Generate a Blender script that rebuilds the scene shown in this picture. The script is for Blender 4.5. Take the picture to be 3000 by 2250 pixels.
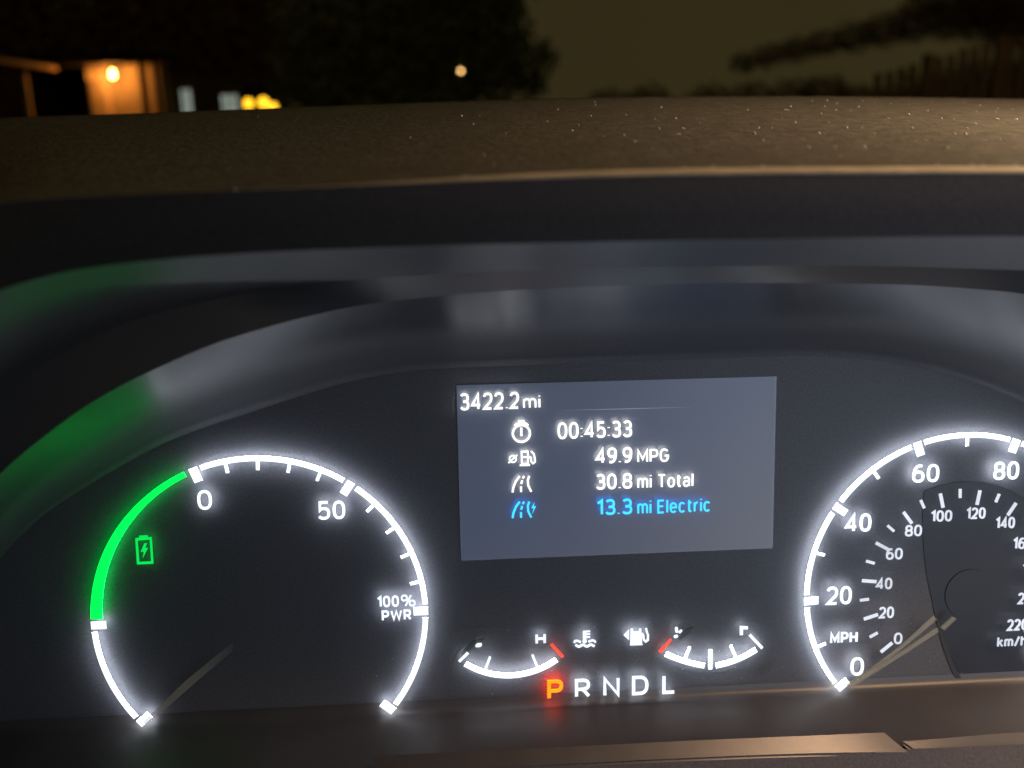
import bpy, bmesh, math, random
from mathutils import Matrix, Vector
random.seed(7)
R_ = math.radians
sc = bpy.context.scene
for o in list(bpy.data.objects): bpy.data.objects.remove(o)

# ------------------------------------------------------------------ camera
FPX = 2859.13
cam_d = bpy.data.cameras.new("camera"); cam = bpy.data.objects.new("camera", cam_d)
sc.collection.objects.link(cam); sc.camera = cam
cam_d.sensor_width = 36.0; cam_d.lens = FPX / 3000 * 36.0
cam_d.clip_start = 0.01; cam_d.clip_end = 2000
MC = Matrix.Translation((0, 0, 1.2)) @ Matrix.Rotation(R_(90 - 16), 4, 'X') @ Matrix.Rotation(R_(-1.3), 4, 'Z')
cam.matrix_world = MC
cam_d.dof.use_dof = True; cam_d.dof.focus_distance = 0.273; cam_d.dof.aperture_fstop = 11.5
cam_d.dof.aperture_blades = 0

# ------------------------------------------------------------------ render / world
sc.render.engine = 'CYCLES'
sc.render.resolution_x = 1024; sc.render.resolution_y = 768
sc.view_settings.view_transform = 'Standard'; sc.view_settings.look = 'None'
sc.view_settings.exposure = 0; sc.view_settings.gamma = 1
try:
    sc.cycles.max_bounces = 6; sc.cycles.diffuse_bounces = 3; sc.cycles.glossy_bounces = 3
    sc.cycles.sample_clamp_indirect = 4; sc.cycles.use_light_tree = True
except Exception: pass
w = bpy.data.worlds.new("World"); sc.world = w; w.use_nodes = True
wn = w.node_tree; bg = wn.nodes['Background']
tc = wn.nodes.new('ShaderNodeTexCoord'); nz = wn.nodes.new('ShaderNodeTexNoise'); cr = wn.nodes.new('ShaderNodeValToRGB')
nz.inputs['Scale'].default_value = 2.2; nz.inputs['Detail'].default_value = 3
cr.color_ramp.elements[0].position = .3; cr.color_ramp.elements[0].color = (.027, .021, .0078, 1)
cr.color_ramp.elements[1].position = .7; cr.color_ramp.elements[1].color = (.036, .0275, .0098, 1)
wn.links.new(tc.outputs['Generated'], nz.inputs['Vector']); wn.links.new(nz.outputs['Fac'], cr.inputs['Fac'])
wn.links.new(cr.outputs['Color'], bg.inputs['Color']); bg.inputs['Strength'].default_value = 1.0

# ------------------------------------------------------------------ frames
def rx(a): return Matrix.Rotation(a, 4, 'X')
def ry(a): return Matrix.Rotation(a, 4, 'Y')
def rz(a): return Matrix.Rotation(a, 4, 'Z')
TILT, YAW, ROLL = 0.1530, 0.0670, 0.0180
TM = Vector((-70.943, -66.324, -276.197))
C2X = 204.34
RL = rz(ROLL) @ rx(TILT) @ ry(YAW)                 # face (mm) -> camera axes
MF = MC @ Matrix.Translation(TM * .001) @ RL       # face frame in the world (metres)
RLi = RL.to_3x3().transposed()
CAML = RLi @ (-TM)                                 # camera position in face mm
def P(px, py, z=0.0):
    """point of the face frame (mm) at depth z that is seen at a measured photo position"""
    d = RLi @ Vector(((px - 1500) / FPX, -(py - 1125) / FPX, -1))
    t = (z - CAML.z) / d.z
    return CAML + d * t
def W(px, py, dist):
    d = MC.to_3x3() @ Vector(((px - 1500) / FPX, -(py - 1125) / FPX, -1))
    o = MC.translation
    return o + d * (dist / d.y)

def lamp(name, kind, loc, energy, col, size=.1, target=None, **k):
    d = bpy.data.lights.new(name, kind); d.energy = energy; d.color = col
    if kind == 'AREA': d.shape = 'DISK'; d.size = size
    else: d.shadow_soft_size = size
    for a, b in k.items(): setattr(d, a, b)
    o = bpy.data.objects.new(name, d); sc.collection.objects.link(o); o.location = loc
    if target is not None:
        o.rotation_euler = (Vector(target) - Vector(loc)).to_track_quat('-Z', 'Y').to_euler()
    return o
def FW(x, y, z): return MF @ Vector((x * .001, y * .001, z * .001))
# warm street light that comes in over the right of the dashboard
lamp('street_light_glow', 'POINT', FW(285, 190, 60), 1.05, (1, .76, .50), .02)
# warm light through the side window behind the camera, onto the lower right of the cluster
lamp('side_window_light', 'SPOT', FW(760, 820, 700), 150.0, (1, .62, .36), .22, FW(280, -75, 10), spot_size=R_(15), spot_blend=1.0)

# added cool fill light beside the camera that lifts the dark cluster face
lamp('cluster_fill_light', 'SPOT', FW(300, 10, 250), 2.2, (.80, .88, 1.0), .15, FW(160, 10, 0), spot_size=R_(72), spot_blend=1.0)

# ------------------------------------------------------------------ materials
def new_mat(name):
    m = bpy.data.materials.new(name); m.use_nodes = True
    nt = m.node_tree; return m, nt, nt.nodes['Principled BSDF']
def mat(name, col, rough=.5, spec=.5, metal=0, noise=0, nscale=200, bump=0, bscale=400, bdist=.0004, coat=0):
    m, nt, b = new_mat(name)
    b.inputs['Base Color'].default_value = (*col, 1); b.inputs['Roughness'].default_value = rough
    b.inputs['Specular IOR Level'].default_value = spec; b.inputs['Metallic'].default_value = metal
    b.inputs['Coat Weight'].default_value = coat
    t = nt.nodes.new('ShaderNodeTexCoord')
    n = nt.nodes.new('ShaderNodeTexNoise'); n.inputs['Scale'].default_value = nscale; n.inputs['Detail'].default_value = 5
    nt.links.new(t.outputs['Object'], n.inputs['Vector'])
    r = nt.nodes.new('ShaderNodeValToRGB')
    a = 1 - noise; c = 1 + noise
    r.color_ramp.elements[0].position = .3; r.color_ramp.elements[0].color = (col[0]*a, col[1]*a, col[2]*a, 1)
    r.color_ramp.elements[1].position = .7; r.color_ramp.elements[1].color = (col[0]*c, col[1]*c, col[2]*c, 1)
    nt.links.new(n.outputs['Fac'], r.inputs['Fac']); nt.links.new(r.outputs['Color'], b.inputs['Base Color'])
    if bump:
        n2 = nt.nodes.new('ShaderNodeTexNoise'); n2.inputs['Scale'].default_value = bscale; n2.inputs['Detail'].default_value = 3
        nt.links.new(t.outputs['Object'], n2.inputs['Vector'])
        bp = nt.nodes.new('ShaderNodeBump'); bp.inputs['Strength'].default_value = bump; bp.inputs['Distance'].default_value = bdist
        nt.links.new(n2.outputs['Fac'], bp.inputs['Height']); nt.links.new(bp.outputs['Normal'], b.inputs['Normal'])
    return m
def emit(name, col, strength, vary=.0, nscale=60, base=.02):
    m, nt, b = new_mat(name)
    b.inputs['Base Color'].default_value = (base, base, base, 1); b.inputs['Roughness'].default_value = .5
    b.inputs['Emission Color'].default_value = (*col, 1); b.inputs['Emission Strength'].default_value = strength
    if vary:
        t = nt.nodes.new('ShaderNodeTexCoord'); n = nt.nodes.new('ShaderNodeTexNoise'); n.inputs['Scale'].default_value = nscale
        nt.links.new(t.outputs['Object'], n.inputs['Vector'])
        mr = nt.nodes.new('ShaderNodeMapRange'); mr.inputs[1].default_value = .3; mr.inputs[2].default_value = .7
        mr.inputs[3].default_value = strength * (1 - vary); mr.inputs[4].default_value = strength * (1 + vary)
        nt.links.new(n.outputs['Fac'], mr.inputs[0]); nt.links.new(mr.outputs[0], b.inputs['Emission Strength'])
    return m
FACE_ALB = .085
M_face = mat('face_plastic', (.115, .120, .140), .5, .25, noise=.16, nscale=1500, bump=.25, bscale=2500, bdist=.00005)
def translucent(m, scale):             # subsurface put in to widen the lens-bloom halo around the marks
    b = m.node_tree.nodes['Principled BSDF']; b.inputs['Subsurface Weight'].default_value = 1.0
    b.inputs['Subsurface Radius'].default_value = (1, 1, 1.1); b.inputs['Subsurface Scale'].default_value = scale
translucent(M_face, .0042)
M_shroud = mat('shroud_plastic', (.090, .094, .110), .31, 1.0, metal=.3, noise=.14, nscale=1500, bump=.3, bscale=1500, bdist=.00006)
def satin_fade(m, z0, z1, rough0, spec0, met1):
    """matt moulded foot that turns satin higher up the wall (object z, metres)"""
    nt = m.node_tree; b = nt.nodes['Principled BSDF']
    t = nt.nodes.new('ShaderNodeTexCoord'); g = nt.nodes.new('ShaderNodeSeparateXYZ'); nt.links.new(t.outputs['Object'], g.inputs[0])
    def mr(a, c_):
        n = nt.nodes.new('ShaderNodeMapRange'); n.interpolation_type = 'SMOOTHSTEP'
        n.inputs[1].default_value = z0; n.inputs[2].default_value = z1; n.inputs[3].default_value = a; n.inputs[4].default_value = c_
        nt.links.new(g.outputs[2], n.inputs[0]); return n.outputs[0]
    nt.links.new(mr(rough0, b.inputs['Roughness'].default_value), b.inputs['Roughness'])
    nt.links.new(mr(spec0, b.inputs['Specular IOR Level'].default_value), b.inputs['Specular IOR Level'])
    nt.links.new(mr(0, met1), b.inputs['Metallic'])
M_shroud.node_tree.nodes['Principled BSDF'].inputs['IOR'].default_value = 2.15
satin_fade(M_shroud, .010, .036, .6, .15, .5)
M_ceil = mat('shroud_ceiling_plastic', (.066, .069, .086), .40, 1.0, noise=.1, nscale=50, bump=.3, bscale=1500, bdist=.00006)
M_ceil.node_tree.nodes['Principled BSDF'].inputs['IOR'].default_value = 1.95
M_lip = mat('lip_soft_plastic', (.085, .082, .092), .75, .25, noise=.16, nscale=1200, bump=.3, bscale=1200)
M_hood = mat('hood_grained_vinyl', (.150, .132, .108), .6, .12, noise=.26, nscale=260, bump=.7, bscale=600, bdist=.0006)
M_bead = mat('hood_edge_bead_highlight', (.74, .60, .42), .45, .15, noise=.15, nscale=160, bump=.6, bscale=500, bdist=.0003)  # bead tan, lightened to carry the lamp's highlight along the rim
M_floor = mat('tray_plastic', (.056, .053, .058), .38, .45, noise=.12, nscale=70, bump=.3, bscale=1500, bdist=.00006)
M_trim = mat('satin_trim', (.070, .064, .068), .30, .45, metal=.1, noise=.12, nscale=120, bump=.3, bscale=1500, bdist=.00006)
M_wheel_shadow = mat('wheel_shadow_dark', (.045, .043, .045), .4, .3, noise=.2, nscale=100)  # near-black for the painted edge of the steering wheel's shadow
M_hub_shade = mat('hub_and_wheel_shade', (.018, .020, .032), .4, .4, noise=.2, nscale=70)  # needle hub; also the colour painted for the wheel's shade on the dial
# printed marks glow evenly to the front; added glowing rear faces throw the lens-bloom halo onto the face
M_white = emit('lit_white', (.90, .97, 1.0), 1.5, .10)
M_white2 = emit('lit_white_soft', (.86, .92, 1.0), 1.25, .12)
M_kmh = emit('lit_grey_white', (.80, .84, .95), .95, .14, 120)
M_green = emit('lit_green', (.0, 1.0, .075), 1.5, .08)
M_green2 = emit('lit_green_dim', (.0, .85, .10), .95, .08)
M_red = emit('lit_red', (1.0, .07, .035), 1.35, .08)
M_park = emit('lit_orange', (1.0, .16, .0), 3.0, .05)
M_cream = emit('lit_screen_white', (1.0, 1.0, .95), 1.3, .06)
M_blue = emit('lit_screen_blue', (.05, .72, 1.0), 1.25, .05)
M_line = emit('lit_screen_line', (.5, .55, .7), .55, .1)
BACK = {M_white: emit('halo_white', (.88, .92, 1.0), 12.5), M_white2: emit('halo_white_soft', (.84, .90, 1.0), 9), M_kmh: emit('halo_grey', (.84, .88, 1.0), 2.0),
        M_green: emit('halo_green', (.0, 1.0, .12), 7), M_green2: emit('halo_green_dim', (.0, 1.0, .12), 3.0), M_red: emit('halo_red', (1.0, .03, .015), 5),
        M_park: emit('halo_orange', (1.0, .035, .0), 26), M_cream: emit('halo_screen_white', (1.0, .98, .90), 10), M_blue: emit('halo_screen_blue', (.0, .22, 1.0), 12)}
M_speck = mat('dust_and_glint_grey', (.5, .5, .48), .8, .3, noise=.2)  # pale specks: dust on the face, glints put in on the hood
M_needle = None
def glassy(name, col, alpha, rough=.25, em=0):
    m, nt, b = new_mat(name)
    b.inputs['Base Color'].default_value = (*col, 1); b.inputs['Roughness'].default_value = rough
    b.inputs['Alpha'].default_value = alpha
    b.inputs['Emission Color'].default_value = (*col, 1); b.inputs['Emission Strength'].default_value = em
    return m
M_needle = glassy('needle_smoked', (.50, .48, .36), .30)
M_needle_f = glassy('needle_fading', (.62, .60, .48), .3)
_nt = M_needle_f.node_tree; _t = _nt.nodes.new('ShaderNodeTexCoord'); _x = _nt.nodes.new('ShaderNodeSeparateXYZ'); _r = _nt.nodes.new('ShaderNodeValToRGB')
_nt.links.new(_t.outputs['Generated'], _x.inputs[0]); _nt.links.new(_x.outputs[0], _r.inputs['Fac'])
_r.color_ramp.elements[0].color = (.22, .22, .22, 1); _r.color_ramp.elements[1].color = (.03, .03, .03, 1)
_e = _r.color_ramp.elements.new(.45); _e.color = (.34, .34, .34, 1)
_nt.links.new(_r.outputs['Color'], _nt.nodes['Principled BSDF'].inputs['Alpha'])
M_needle_d = glassy('needle_dark', (.12, .14, .13), .80)

# screen backlight: a bluish field, a little lighter and warmer to its lower right
def screen_mat():
    m, nt, b = new_mat('screen_panel')
    b.inputs['Base Color'].default_value = (.050, .056, .072, 1); b.inputs['Roughness'].default_value = .35
    t = nt.nodes.new('ShaderNodeTexCoord'); g = nt.nodes.new('ShaderNodeSeparateXYZ')
    nt.links.new(t.outputs['Generated'], g.inputs[0])
    ad = nt.nodes.new('ShaderNodeMath'); ad.operation = 'SUBTRACT'; nt.links.new(g.outputs[0], ad.inputs[0]); nt.links.new(g.outputs[1], ad.inputs[1])
    mr = nt.nodes.new('ShaderNodeMapRange'); mr.inputs[1].default_value = -1; mr.inputs[2].default_value = 1
    nt.links.new(ad.outputs[0], mr.inputs[0])
    r = nt.nodes.new('ShaderNodeValToRGB')
    r.color_ramp.elements[0].color = (.050, .064, .098, 1); r.color_ramp.elements[1].color = (.090, .094, .120, 1)
    e = r.color_ramp.elements.new(.45); e.color = (.052, .066, .108, 1)
    nt.links.new(mr.outputs[0], r.inputs['Fac']); nt.links.new(r.outputs['Color'], b.inputs['Emission Color'])
    b.inputs['Emission Strength'].default_value = .95
    return m
M_screen = screen_mat(); translucent(M_screen, .003)

# ------------------------------------------------------------------ object helpers
def link(name, me, m=None, parent=None):
    o = bpy.data.objects.new(name, me); sc.collection.objects.link(o)
    if m is not None and me is not None and not len(me.materials):
        me.materials.append(m)
        if m in BACK:                                  # the rear side of a lit mark
            me.materials.append(BACK[m]); zmid = (min(v.co.z for v in me.vertices) + max(v.co.z for v in me.vertices))/2
            for p in me.polygons:
                sides = m in (M_white, M_green, M_park) and 'numeral' not in name
                if (any if sides else all)(me.vertices[i].co.z < zmid for i in p.vertices): p.material_index = 1
    if parent is not None: o.parent = parent
    return o
def tag(o, label, cat, group=None):
    o['label'] = label; o['category'] = cat
    if group: o['group'] = group
    return o
def thing(name, label, cat, mw=None, loc=None, group=None):
    o = bpy.data.objects.new(name, None); sc.collection.objects.link(o)
    o.empty_display_size = .02
    if mw is not None: o.matrix_world = mw
    if loc is not None: o.location = loc
    return tag(o, label, cat, group)
def mesh_from(verts, faces, name='m', scale=.001, smooth=False):
    me = bpy.data.meshes.new(name)
    me.from_pydata([Vector(v) * scale for v in verts], [], faces); me.update()
    bm = bmesh.new(); bm.from_mesh(me); bmesh.ops.recalc_face_normals(bm, faces=bm.faces); bm.to_mesh(me); bm.free()
    if smooth:
        for p in me.polygons: p.use_smooth = True
    return me
Z0, Z1 = 2.3, 2.6          # lit marks stand this far proud, so the added halo light spreads (mm)
def lift(p):
    """shift a face point so that it is seen at the same place when it stands proud at Z1"""
    k = 1 - Z1/CAML.z
    return (CAML.x + (p[0]-CAML.x)*k, CAML.y + (p[1]-CAML.y)*k)
def prism(polys, z0=Z0, z1=Z1):
    """closed prisms from 2-D outlines given in face mm"""
    V, F = [], []
    for pl in polys:
        n = len(pl); k = len(V)
        V += [(x, y, z0) for x, y in pl] + [(x, y, z1) for x, y in pl]
        F.append(tuple(range(k + n, k + 2 * n))); F.append(tuple(reversed(range(k, k + n))))
        for i in range(n):
            j = (i + 1) % n; F.append((k + i, k + j, k + n + j, k + n + i))
    return V, F
def prism_obj(name, polys, m, parent, z0=Z0, z1=Z1, label=None):
    V, F = prism(polys, z0, z1)
    o = link(name, mesh_from(V, F, name), m, parent)
    if label: o['label'] = label
    return o
def pol(c, r, a): return (c[0] + r * math.sin(a), c[1] + r * math.cos(a))
def arc_poly(*a, **k): return [lift(p) for p in arc_raw(*a, **k)]
def arc_raw(c, r0, r1, a0, a1, n=40, r0b=None):
    """annulus sector; r0 may change to r0b along the way"""
    r0b = r0 if r0b is None else r0b
    out = [pol(c, r1, a0 + (a1 - a0) * i / n) for i in range(n + 1)]
    inn = [pol(c, r0 + (r0b - r0) * i / n, a0 + (a1 - a0) * i / n) for i in range(n + 1)]
    return out + inn[::-1]
def radial_box(c, r0, r1, a, w):
    d = Vector((math.sin(a), math.cos(a))); t = Vector((d.y, -d.x)) * w / 2; c = Vector(c)
    return [lift(p) for p in (c + d*r0 - t, c + d*r1 - t, c + d*r1 + t, c + d*r0 + t)]
def seg(a, b, w, cap=0, w2=None):
    a = Vector(a); b = Vector(b); d = (b - a).normalized(); n = Vector((-d.y, d.x)); w2 = w if w2 is None else w2
    if cap == 0:
        return [tuple(a - n*w/2), tuple(b - n*w2/2), tuple(b + n*w2/2), tuple(a + n*w/2)]
    out = []
    k = 5
    for i in range(k + 1):
        t = -math.pi/2 + math.pi*i/k; out.append(tuple(b + n*math.sin(t)*w2/2 + d*math.cos(t)*w2/2*cap))
    for i in range(k + 1):
        t = math.pi/2 - math.pi*i/k; out.append(tuple(a + n*math.sin(t)*w/2 - d*math.cos(t)*w/2*cap))
    return out
def p2(px, py): v = P(px, py, Z1); return (v.x, v.y)
PXMM = 1 / 10.35
def strokes(pts, w, close=False, cap=0.6):
    """a bent stroke through photo-measured points as one mitred outline"""
    q = [Vector(p2(*p)) for p in pts]
    return [stroke_poly(q, w * PXMM, close)]
def stroke_poly(q, w, close=False):
    n = len(q); L, Rr = [], []
    for i in range(n):
        if close: a, b = q[(i-1) % n], q[(i+1) % n]; d1 = (q[i]-a).normalized(); d2 = (b-q[i]).normalized()
        else:
            d1 = (q[i]-q[i-1]).normalized() if i else (q[1]-q[0]).normalized()
            d2 = (q[i+1]-q[i]).normalized() if i < n-1 else d1
        n1 = Vector((-d1.y, d1.x)); n2 = Vector((-d2.y, d2.x)); m = (n1 + n2)
        m = m.normalized() if m.length > 1e-5 else n1
        k = w / 2 / max(.45, m.dot(n1))
        L.append(q[i] + m * k); Rr.append(q[i] - m * k)
    return [tuple(v) for v in L] + [tuple(v) for v in Rr[::-1]]
def ring_mesh(outer, inner, z0=Z0, z1=Z1):
    n = len(outer); V = []
    for z in (z0, z1):
        V += [(x, y, z) for x, y in outer] + [(x, y, z) for x, y in inner]
    F = []
    for i in range(n):
        j = (i + 1) % n
        F += [(2*n+i, 2*n+j, 3*n+j, 3*n+i), (i, n+i, n+j, j), (i, j, 2*n+j, 2*n+i), (n+j, n+i, 3*n+i, 3*n+j)]
    return V, F
def multi(name, parts, m, parent, label=None):
    """several (V,F) sets joined into the one mesh of a printed symbol"""
    V, F = [], []
    for v, f in parts:
        k = len(V); V += v; F += [tuple(i + k for i in q) for q in f]
    o = link(name, mesh_from(V, F, name), m, parent)
    if label: o['label'] = label
    return o
# ---- lettering: every character is drawn as round-cornered strokes
def _arc(cx, cy, rx_, ry_, a0, a1, n=14, e=2.5):
    out = []
    for i in range(n + 1):
        t = R_(a0 + (a1 - a0)*i/n); c_, s_ = math.cos(t), math.sin(t)
        out.append((cx + rx_*math.copysign(abs(c_)**(2/e), c_), cy + ry_*math.copysign(abs(s_)**(2/e), s_)))
    return out
def _loop(cx, cy, a, b): return ('c', _arc(cx, cy, a, b, 0, 345, 23))
XH = .74
def _o(*p): return ('o', list(p))
GL = {
 '0': (.60, [_loop(.5, .5, .5, .5)]),
 '1': (.30, [_o((0, .80), (1, 1), (1, 0))]),
 '2': (.58, [('o', _arc(.5, .71, .5, .29, 165, -20) + [(.86, .46), (0, 0), (1, 0)])]),
 '3': (.58, [('o', _arc(.48, .75, .46, .25, 150, -90) + [(.3, .5)]), ('o', [(.3, .5)] + _arc(.5, .265, .5, .265, 85, -155))]),
 '4': (.64, [_o((.76, 0), (.76, 1), (0, .26), (1, .26))]),
 '5': (.58, [('o', [(.92, 1), (.12, 1), (.07, .52)] + _arc(.46, .31, .54, .31, 118, -150))]),
 '6': (.59, [_loop(.5, .30, .5, .30), ('o', [(0, .30), (.01, .5), (.08, .72), (.28, .92), (.55, 1), (.86, .98)])]),
 '8': (.60, [_loop(.5, .755, .44, .245), _loop(.5, .265, .5, .265)]),
 '9': (.59, [_loop(.5, .70, .5, .30), ('o', [(1, .70), (.99, .5), (.92, .28), (.72, .08), (.45, 0), (.14, .02)])]),
 '.': (.02, [_o((.5, -.01), (.5, .045))]),
 ':': (.02, [_o((.5, .06), (.5, .115)), _o((.5, .60), (.5, .655))]),
 '%': (.95, [_loop(.2, .76, .2, .24), _loop(.8, .24, .2, .24), _o((.72, 1), (.28, 0))]),
 '/': (.42, [_o((1, 1.05), (0, -.05))]),
 'P': (.56, [('o', [(0, 0), (0, 1), (.5, 1)] + _arc(.5, .71, .5, .29, 80, -80, 10) + [(.5, .42), (0, .42)])]),
 'R': (.58, [('o', [(0, 0), (0, 1), (.5, 1)] + _arc(.5, .72, .48, .28, 80, -80, 10) + [(.5, .44), (0, .44)]), _o((.52, .44), (1, 0))]),
 'W': (.98, [_o((0, 1), (.23, 0), (.5, .96), (.77, 0), (1, 1))]),
 'M': (.74, [_o((0, 0), (0, 1), (.5, .22), (1, 1), (1, 0))]),
 'N': (.62, [_o((0, 0), (0, 1), (1, 0), (1, 1))]),
 'G': (.62, [('o', _arc(.5, .5, .5, .5, 40, 335, 24) + [(1, .30), (1, .46), (.56, .46)])]),
 'H': (.60, [_o((0, 0), (0, 1)), _o((1, 0), (1, 1)), _o((0, .52), (1, .52))]),
 'T': (.58, [_o((0, 1), (1, 1)), _o((.5, 0), (.5, 1))]),
 'E': (.50, [_o((.98, 0), (0, 0), (0, 1), (.98, 1)), _o((0, .52), (.88, .52))]),
 'L': (.50, [_o((0, 1), (0, 0), (1, 0))]),
 'D': (.60, [('o', [(.46, 1), (0, 1), (0, 0), (.46, 0)] + _arc(.42, .5, .58, .5, -80, 80, 16) + [(.44, 1)])]),
 'm': (.80, [_o((0, 0), (0, XH)), ('o', [(0, .5)] + _arc(.25, .5, .25, XH-.5, 160, 0, 8) + [(.5, 0)]), ('o', [(.5, .5)] + _arc(.75, .5, .25, XH-.5, 160, 0, 8) + [(1, 0)])]),
 'h': (.50, [_o((0, 0), (0, 1.03)), ('o', [(0, .48)] + _arc(.5, .48, .5, XH-.48, 160, 0, 10) + [(1, 0)])]),
 'i': (.02, [_o((.5, 0), (.5, XH)), _o((.5, .95), (.5, 1.02))]),
 'l': (.02, [_o((.5, 0), (.5, 1.02))]),
 'o': (.50, [_loop(.5, XH/2, .5, XH/2)]),
 'a': (.46, [('o', [(.06, .62)] + _arc(.5, .5, .5, XH-.5, 130, 0, 8) + [(1, 0)]), ('o', [(1, .42), (.5, .42)] + _arc(.5, .21, .5, .21, 100, 260, 10) + [(.5, 0), (1, .12)])]),
 't': (.30, [('o', [(.35, .95), (.35, .18), (.5, .03), (1, .01)]), _o((0, XH), (1, XH))]),
 'e': (.50, [('o', [(.02, .38), (1, .38)] + _arc(.5, XH/2, .5, XH/2, 20, 318, 20))]),
 'c': (.48, [('o', _arc(.5, XH/2, .5, XH/2, 42, 318, 20))]),
 'r': (.28, [_o((0, 0), (0, XH)), ('o', [(0, .45), (.3, .66), (.7, .73), (1, .73)])]),
 'k': (.48, [_o((0, 0), (0, 1.03)), _o((.92, XH), (.06, .28)), _o((.36, .44), (1, 0))]),
}
def glyph_text(name, s, m, parent, x0, x1, yb, h, stroke, z0, z1, label=None, sp=.22):
    """fit a string of drawn characters to a measured width and cap height (mm); stroke width in mm"""
    st_ = stroke / h
    adv = []; tot = 0
    for i, ch in enumerate(s):
        if ch == ' ': adv.append((.26, 0)); tot += .26; continue
        wd = GL[ch][0]; adv.append((wd, 1)); tot += wd
    gaps = len(s) - 1
    nst = sum(1 for a in adv if a[1])
    avail = (x1 - x0) / h - nst*st_            # room left for glyph centre lines and gaps
    kx = avail / (tot + gaps*sp*.62)
    V, F = [], []; x = x0 / h; zi = 0
    for ch, (wd, real) in zip(s, adv):
        if not real: x += wd*kx + sp*.62*kx; continue
        gw = wd*kx
        for kind, pts in GL[ch][1]:
            q = []
            for px, py in pts:
                X = x + st_/2 + px*gw; Y = st_/2 + py*(1 - st_)
                q.append(Vector((X*h, yb + Y*h)))
            zz = z1 + .006*(zi % 4); zi += 1
            if kind == 'c':
                n = len(q); nor = []
                for i in range(n):
                    d = (q[(i+1) % n] - q[i-1]).normalized(); nor.append(Vector((d.y, -d.x)))
                v, f = ring_mesh([tuple(q[i] + nor[i]*stroke/2) for i in range(n)], [tuple(q[i] - nor[i]*stroke/2) for i in range(n)], z0, zz)
            else:
                qq = [q[0]]
                for p in q[1:]:
                    if (p - qq[-1]).length > stroke*.12: qq.append(p)
                # quads per segment, mitred, so that sharp turns stay clean
                pl = stroke_poly(qq, stroke); n = len(qq); L = pl[:n]; Rr = pl[n:][::-1]
                v = [(a, b, z0) for a, b in L] + [(a, b, z0) for a, b in Rr] + [(a, b, zz) for a, b in L] + [(a, b, zz) for a, b in Rr]
                f = []
                for i in range(n-1):
                    f += [(2*n+i, 2*n+i+1, 3*n+i+1, 3*n+i), (i, n+i, n+i+1, i+1), (i, i+1, 2*n+i+1, 2*n+i), (n+i+1, n+i, 3*n+i, 3*n+i+1)]
                f += [(0, 2*n, 3*n, n), (n-1, 2*n-1, 4*n-1, 3*n-1)]
            k = len(V); V += v; F += [tuple(i+k for i in g) for g in f]
        x += gw + st_ + sp*.62*kx
    o = link(name, mesh_from(V, F, name), m, parent); o['text'] = s
    if label: o['label'] = label
    return o
def text_px(name, s, m, parent, pxl, pxr, pyb, hpx, stroke=7.0, z0=Z0, z1=Z1, label=None, sp=.22):
    a = P(pxl, pyb, z1); b = P(pxr, pyb, z1); c_ = P((pxl+pxr)/2, pyb - hpx, z1); d = P((pxl+pxr)/2, pyb, z1)
    return glyph_text(name, s, m, parent, a.x, b.x, (a.y + b.y)/2, c_.y - d.y, stroke*PXMM, z0, z1, label, sp)
def text_c(name, s, m, parent, cx, cy, wpx, hpx, stroke=7.0, z0=Z0, z1=Z1, label=None, sp=.22):
    c_ = P(cx, cy, z1); sx = P(cx+1, cy, z1).x - c_.x; sy = P(cx, cy-1, z1).y - c_.y
    return glyph_text(name, s, m, parent, c_.x - wpx*sx/2, c_.x + wpx*sx/2, c_.y - hpx*sy/2, hpx*sy, stroke*PXMM, z0, z1, label, sp)

# ================================================================== INSTRUMENT CLUSTER
cluster = thing('instrument_cluster', 'lit car instrument cluster with two dials, a small trip screen and gear letters', 'instrument cluster', mw=MF)

def resample(pts, n):
    d = [0]
    for a, b in zip(pts, pts[1:]): d.append(d[-1] + math.hypot(b[0]-a[0], b[1]-a[1]))
    # Catmull-Rom through the points, evenly in arc length
    out = []
    for i in range(n):
        s = d[-1] * i / (n - 1); k = 0
        while k < len(pts) - 2 and d[k+1] < s: k += 1
        t = (s - d[k]) / (d[k+1] - d[k])
        p0 = pts[max(k-1, 0)]; p1 = pts[k]; p2_ = pts[k+1]; p3 = pts[min(k+2, len(pts)-1)]
        out.append(tuple(.5*((2*p1[j]) + (-p0[j]+p2_[j])*t + (2*p0[j]-5*p1[j]+4*p2_[j]-p3[j])*t*t + (-p0[j]+3*p1[j]-3*p2_[j]+p3[j])*t**3) for j in (0, 1)))
    return out
NS = 90
foldpx = [(40, 2420), (-30, 2260), (-75, 2100), (-90, 1940), (-70, 1780), (0, 1640), (120, 1515), (295, 1400), (500, 1290), (760, 1200), (1000, 1125), (1220, 1086), (1500, 1072), (1850, 1058), (2200, 1046), (2450, 1046), (2650, 1070), (2850, 1120), (3050, 1205), (3250, 1330), (3400, 1500)]
c1px = [(-250, 2420), (-300, 2200), (-300, 1950), (-230, 1720), (-130, 1530), (-20, 1410), (90, 1310), (280, 1172), (500, 1060), (700, 983), (1000, 905), (1300, 866), (1600, 845), (1900, 835), (2200, 830), (2450, 830), (2650, 834), (2850, 846), (3050, 872), (3300, 960), (3500, 1100)]
c2px = [(-420, 2420), (-470, 2100), (-430, 1750), (-300, 1500), (-150, 1300), (0, 1165), (180, 1040), (380, 945), (600, 885), (850, 838), (1100, 815), (1350, 800), (1650, 788), (1950, 782), (2250, 779), (2500, 779), (2700, 783), (2900, 790), (3100, 805), (3350, 880), (3550, 1000)]
c3px = [(-700, 2420), (-700, 2000), (-650, 1600), (-500, 1250), (-350, 1050), (-200, 930), (0, 850), (200, 795), (450, 762), (750, 740), (1050, 727), (1350, 717), (1700, 709), (2000, 703), (2300, 699), (2500, 696), (2750, 693), (3000, 692), (3200, 695), (3500, 720), (3800, 780)]
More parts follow.
